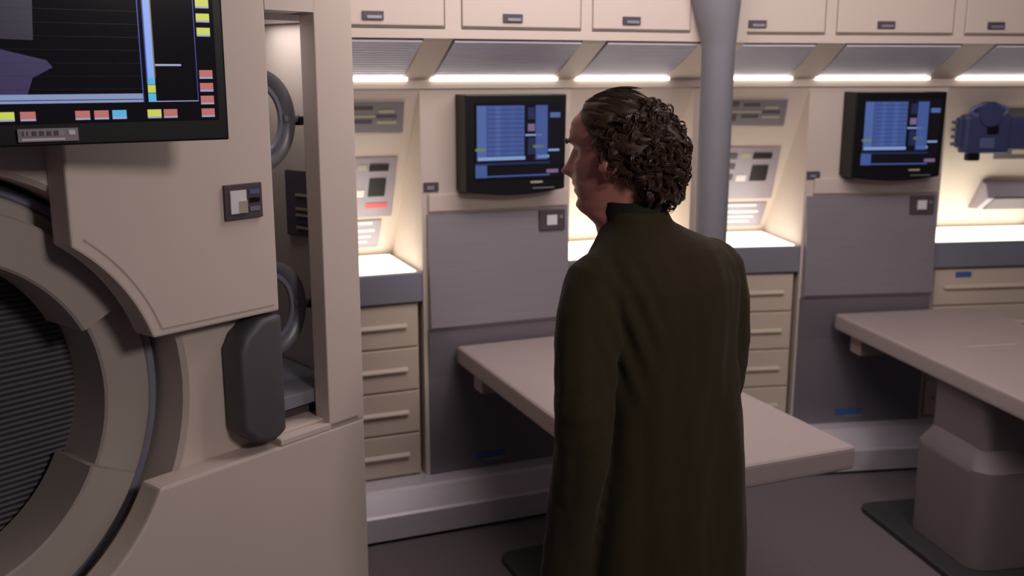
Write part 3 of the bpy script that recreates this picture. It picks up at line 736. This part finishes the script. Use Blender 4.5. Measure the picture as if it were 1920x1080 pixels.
for v in me.vertices:                              # soft drape and folds
    c = v.co; up = max(0, min(1, (1.50 - c.z) / .15))
    n1 = noise.noise(Vector((c.x * 14, c.y * 14, c.z * 2.2))); n2 = noise.noise(Vector((c.x * 30 + 5, c.y * 30, c.z * 9)))
    # soft diagonal folds between shoulder blade and left armpit
    w1 = math.exp(-((c.x + .13) / .055) ** 2 - ((c.z - 1.24) / .13) ** 2) if c.y < -.03 else 0
    pull = .0045 * w1 * math.sin((c.x * 1.0 + (c.z - 1.24) * .42) * 150)
    v.co += NRM[v.index] * (n1 * .009 + n2 * .003 + pull) * up
me.materials.clear(); me.materials.append(cl)
for p in me.polygons: p.use_smooth = True
o = bpy.data.objects.new('coat', me); C.objects.link(o); o.parent = man
b = MB()
b.loft([ell(.072, .073, .026, 1.468, -.040), ell(.0695, .0705, .032, 1.506, -.044), ell(.065, .066, .032, 1.508, -.044), ell(.065, .066, .026, 1.47, -.040)], M['collar']); b.build('collar', man, smooth=True)
for sx in (-1, 1):
    b = MB(); b.tube([(.036 + sx * .078, .006, .80), (.036 + sx * .086, .008, .60), (.036 + sx * .094, .0, .36), (.036 + sx * .098, -.01, .12)], [.080, .078, .076, .072], M['trouser'], seg=24); b.build('trouser_leg', man, smooth=True)
    b = MB(); b.tube([(.036 + sx * .098, -.075, .055), (.036 + sx * .099, -.045, .06), (.036 + sx * .102, .05, .052), (.036 + sx * .108, .13, .042), (.036 + sx * .11, .175, .032)], [.03, .054, .051, .042, .02], M['boot'], seg=20)
    b.tube([(.036 + sx * .098, -.01, .06), (.036 + sx * .098, -.01, .16)], .055, M['boot'], seg=20); b.build('boot', man, smooth=True)

# hair: shell plus curls
def hair_th(p):                                     # thickness of hair over the skull; 0 outside hairline
    x, y, z = p
    hl = .058 + .02 * max(0, 1 - abs(x) / .04) if z > .15 else .030      # front limit of hair (y)
    if z > .205: hl = .066
    elif z > .15: hl = .026 + (z - .15) / .055 * .040
    elif z > .095: hl = .012 + (z - .095) / .055 * .014
    else: hl = -.034 - (.095 - z) * .42
    f = max(0, min(1, (hl - y) / .016))
    if z < .05: f *= max(0, min(1, (z - .006) / .035))
    back = max(0, min(1, (-.0 - y) / .09)); lowtop = max(0, min(1, (.222 - z) / .07))
    th = .006 + .027 * back * lowtop + .010 * max(0, min(1, (.18 - z) / .04)) * (1 if y < -.01 else .25)
    th += .006 * max(0, min(1, (z - .19) / .03))
    return th * f, f
def skull_n(z, th):
    p = head_pt(z, th); p1 = head_pt(z, th + .03); p2 = head_pt(min(z + .004, .2435), th); p3 = head_pt(z - .004, th)
    n_ = (p1 - p).cross(p2 - p3); n_.normalize()
    return p, n_
hm = MB(); hr = M['hair']
rings = []
for i in range(70):
    z = -.035 + (.2435 + .035) * i / 69; ring = []
    for k in range(110):
        th = 2 * PI * k / 110; p, n_ = skull_n(z, th); h, f = hair_th(p)
        lump = noise.noise(p * 38) * .010 * f * (1 if (p.z < .2 and p.y < .03) else .12)
        q_ = p + n_ * (h * .86 + lump - (.006 if f <= 0.02 else -.0005))
        ring.append(HR @ q_)
    rings.append(ring)
hm.loft(rings, hr)
rnd = random.Random(3)
def lock(z, th, L, rad, cr, slick=False, strands=6):
    p, n_ = skull_n(z, th); h, f = hair_th(p)
    if f < .5: return
    N = 12
    tang = Vector((0, -1, -.22)) if slick else Vector((rnd.uniform(-.5, .5), -.45, -.8))
    tang = (tang - n_ * tang.dot(n_)).normalized(); bi = n_.cross(tang); ph = rnd.uniform(0, 6.28); turn = rnd.choice((-1, 1)) * rnd.uniform(.6, 1.1)
    base = p + n_ * (h * .86 - .002)
    for s_ in range(strands):
        ox = (s_ - strands / 2) * rad * 1.5 + rnd.uniform(-1, 1) * rad; oz = rnd.uniform(-1, 1) * rad * .9; ln = L * rnd.uniform(.8, 1.1); pts = []; rds = []
        for i in range(N):
            u = i / (N - 1)
            if slick:
                q_ = base + tang * ln * u + bi * (.004 * math.sin(u * 3 + ph) + ox) + n_ * (.0035 + oz) - n_ * (ln * u) ** 2 * 4.4
                r_ = rad * (1 - .75 * u ** 2) * min(1, .35 + u * 3)
            else:
                a = ph + u * 2 * PI * turn; grow = min(1, .4 + u)
                q_ = base + tang * ln * u * .8 + bi * (cr * grow * math.cos(a) + ox * (1 - .5 * u)) + n_ * (cr * grow * math.sin(a) + .003 + .009 * math.sin(u * PI) + oz) - n_ * (ln * u) ** 2 * 2.6
                r_ = rad * (1 - .65 * u)
            pts.append(HR @ q_); rds.append(r_)
        hm.tube(pts, rds, hr, seg=4)
cnt = 0
while cnt < 520:
    z = rnd.uniform(.03, .222); th = rnd.uniform(0, 2 * PI); p, n_ = skull_n(z, th)
    if p.y > .02 or (z > .195 and p.y > -.035): continue
    lock(z, th, rnd.uniform(.035, .06), rnd.uniform(.0010, .0016), rnd.uniform(.006, .012)); cnt += 1
cnt = 0
while cnt < 330:
    z = rnd.uniform(.12, .2435); th = rnd.uniform(0, 2 * PI); p, n_ = skull_n(z, th)
    if p.y < -.05: continue
    lock(z, th, rnd.uniform(.045, .07), rnd.uniform(.0007, .0012), 0, True, 4); cnt += 1
hm.build('hair', man, smooth=True)
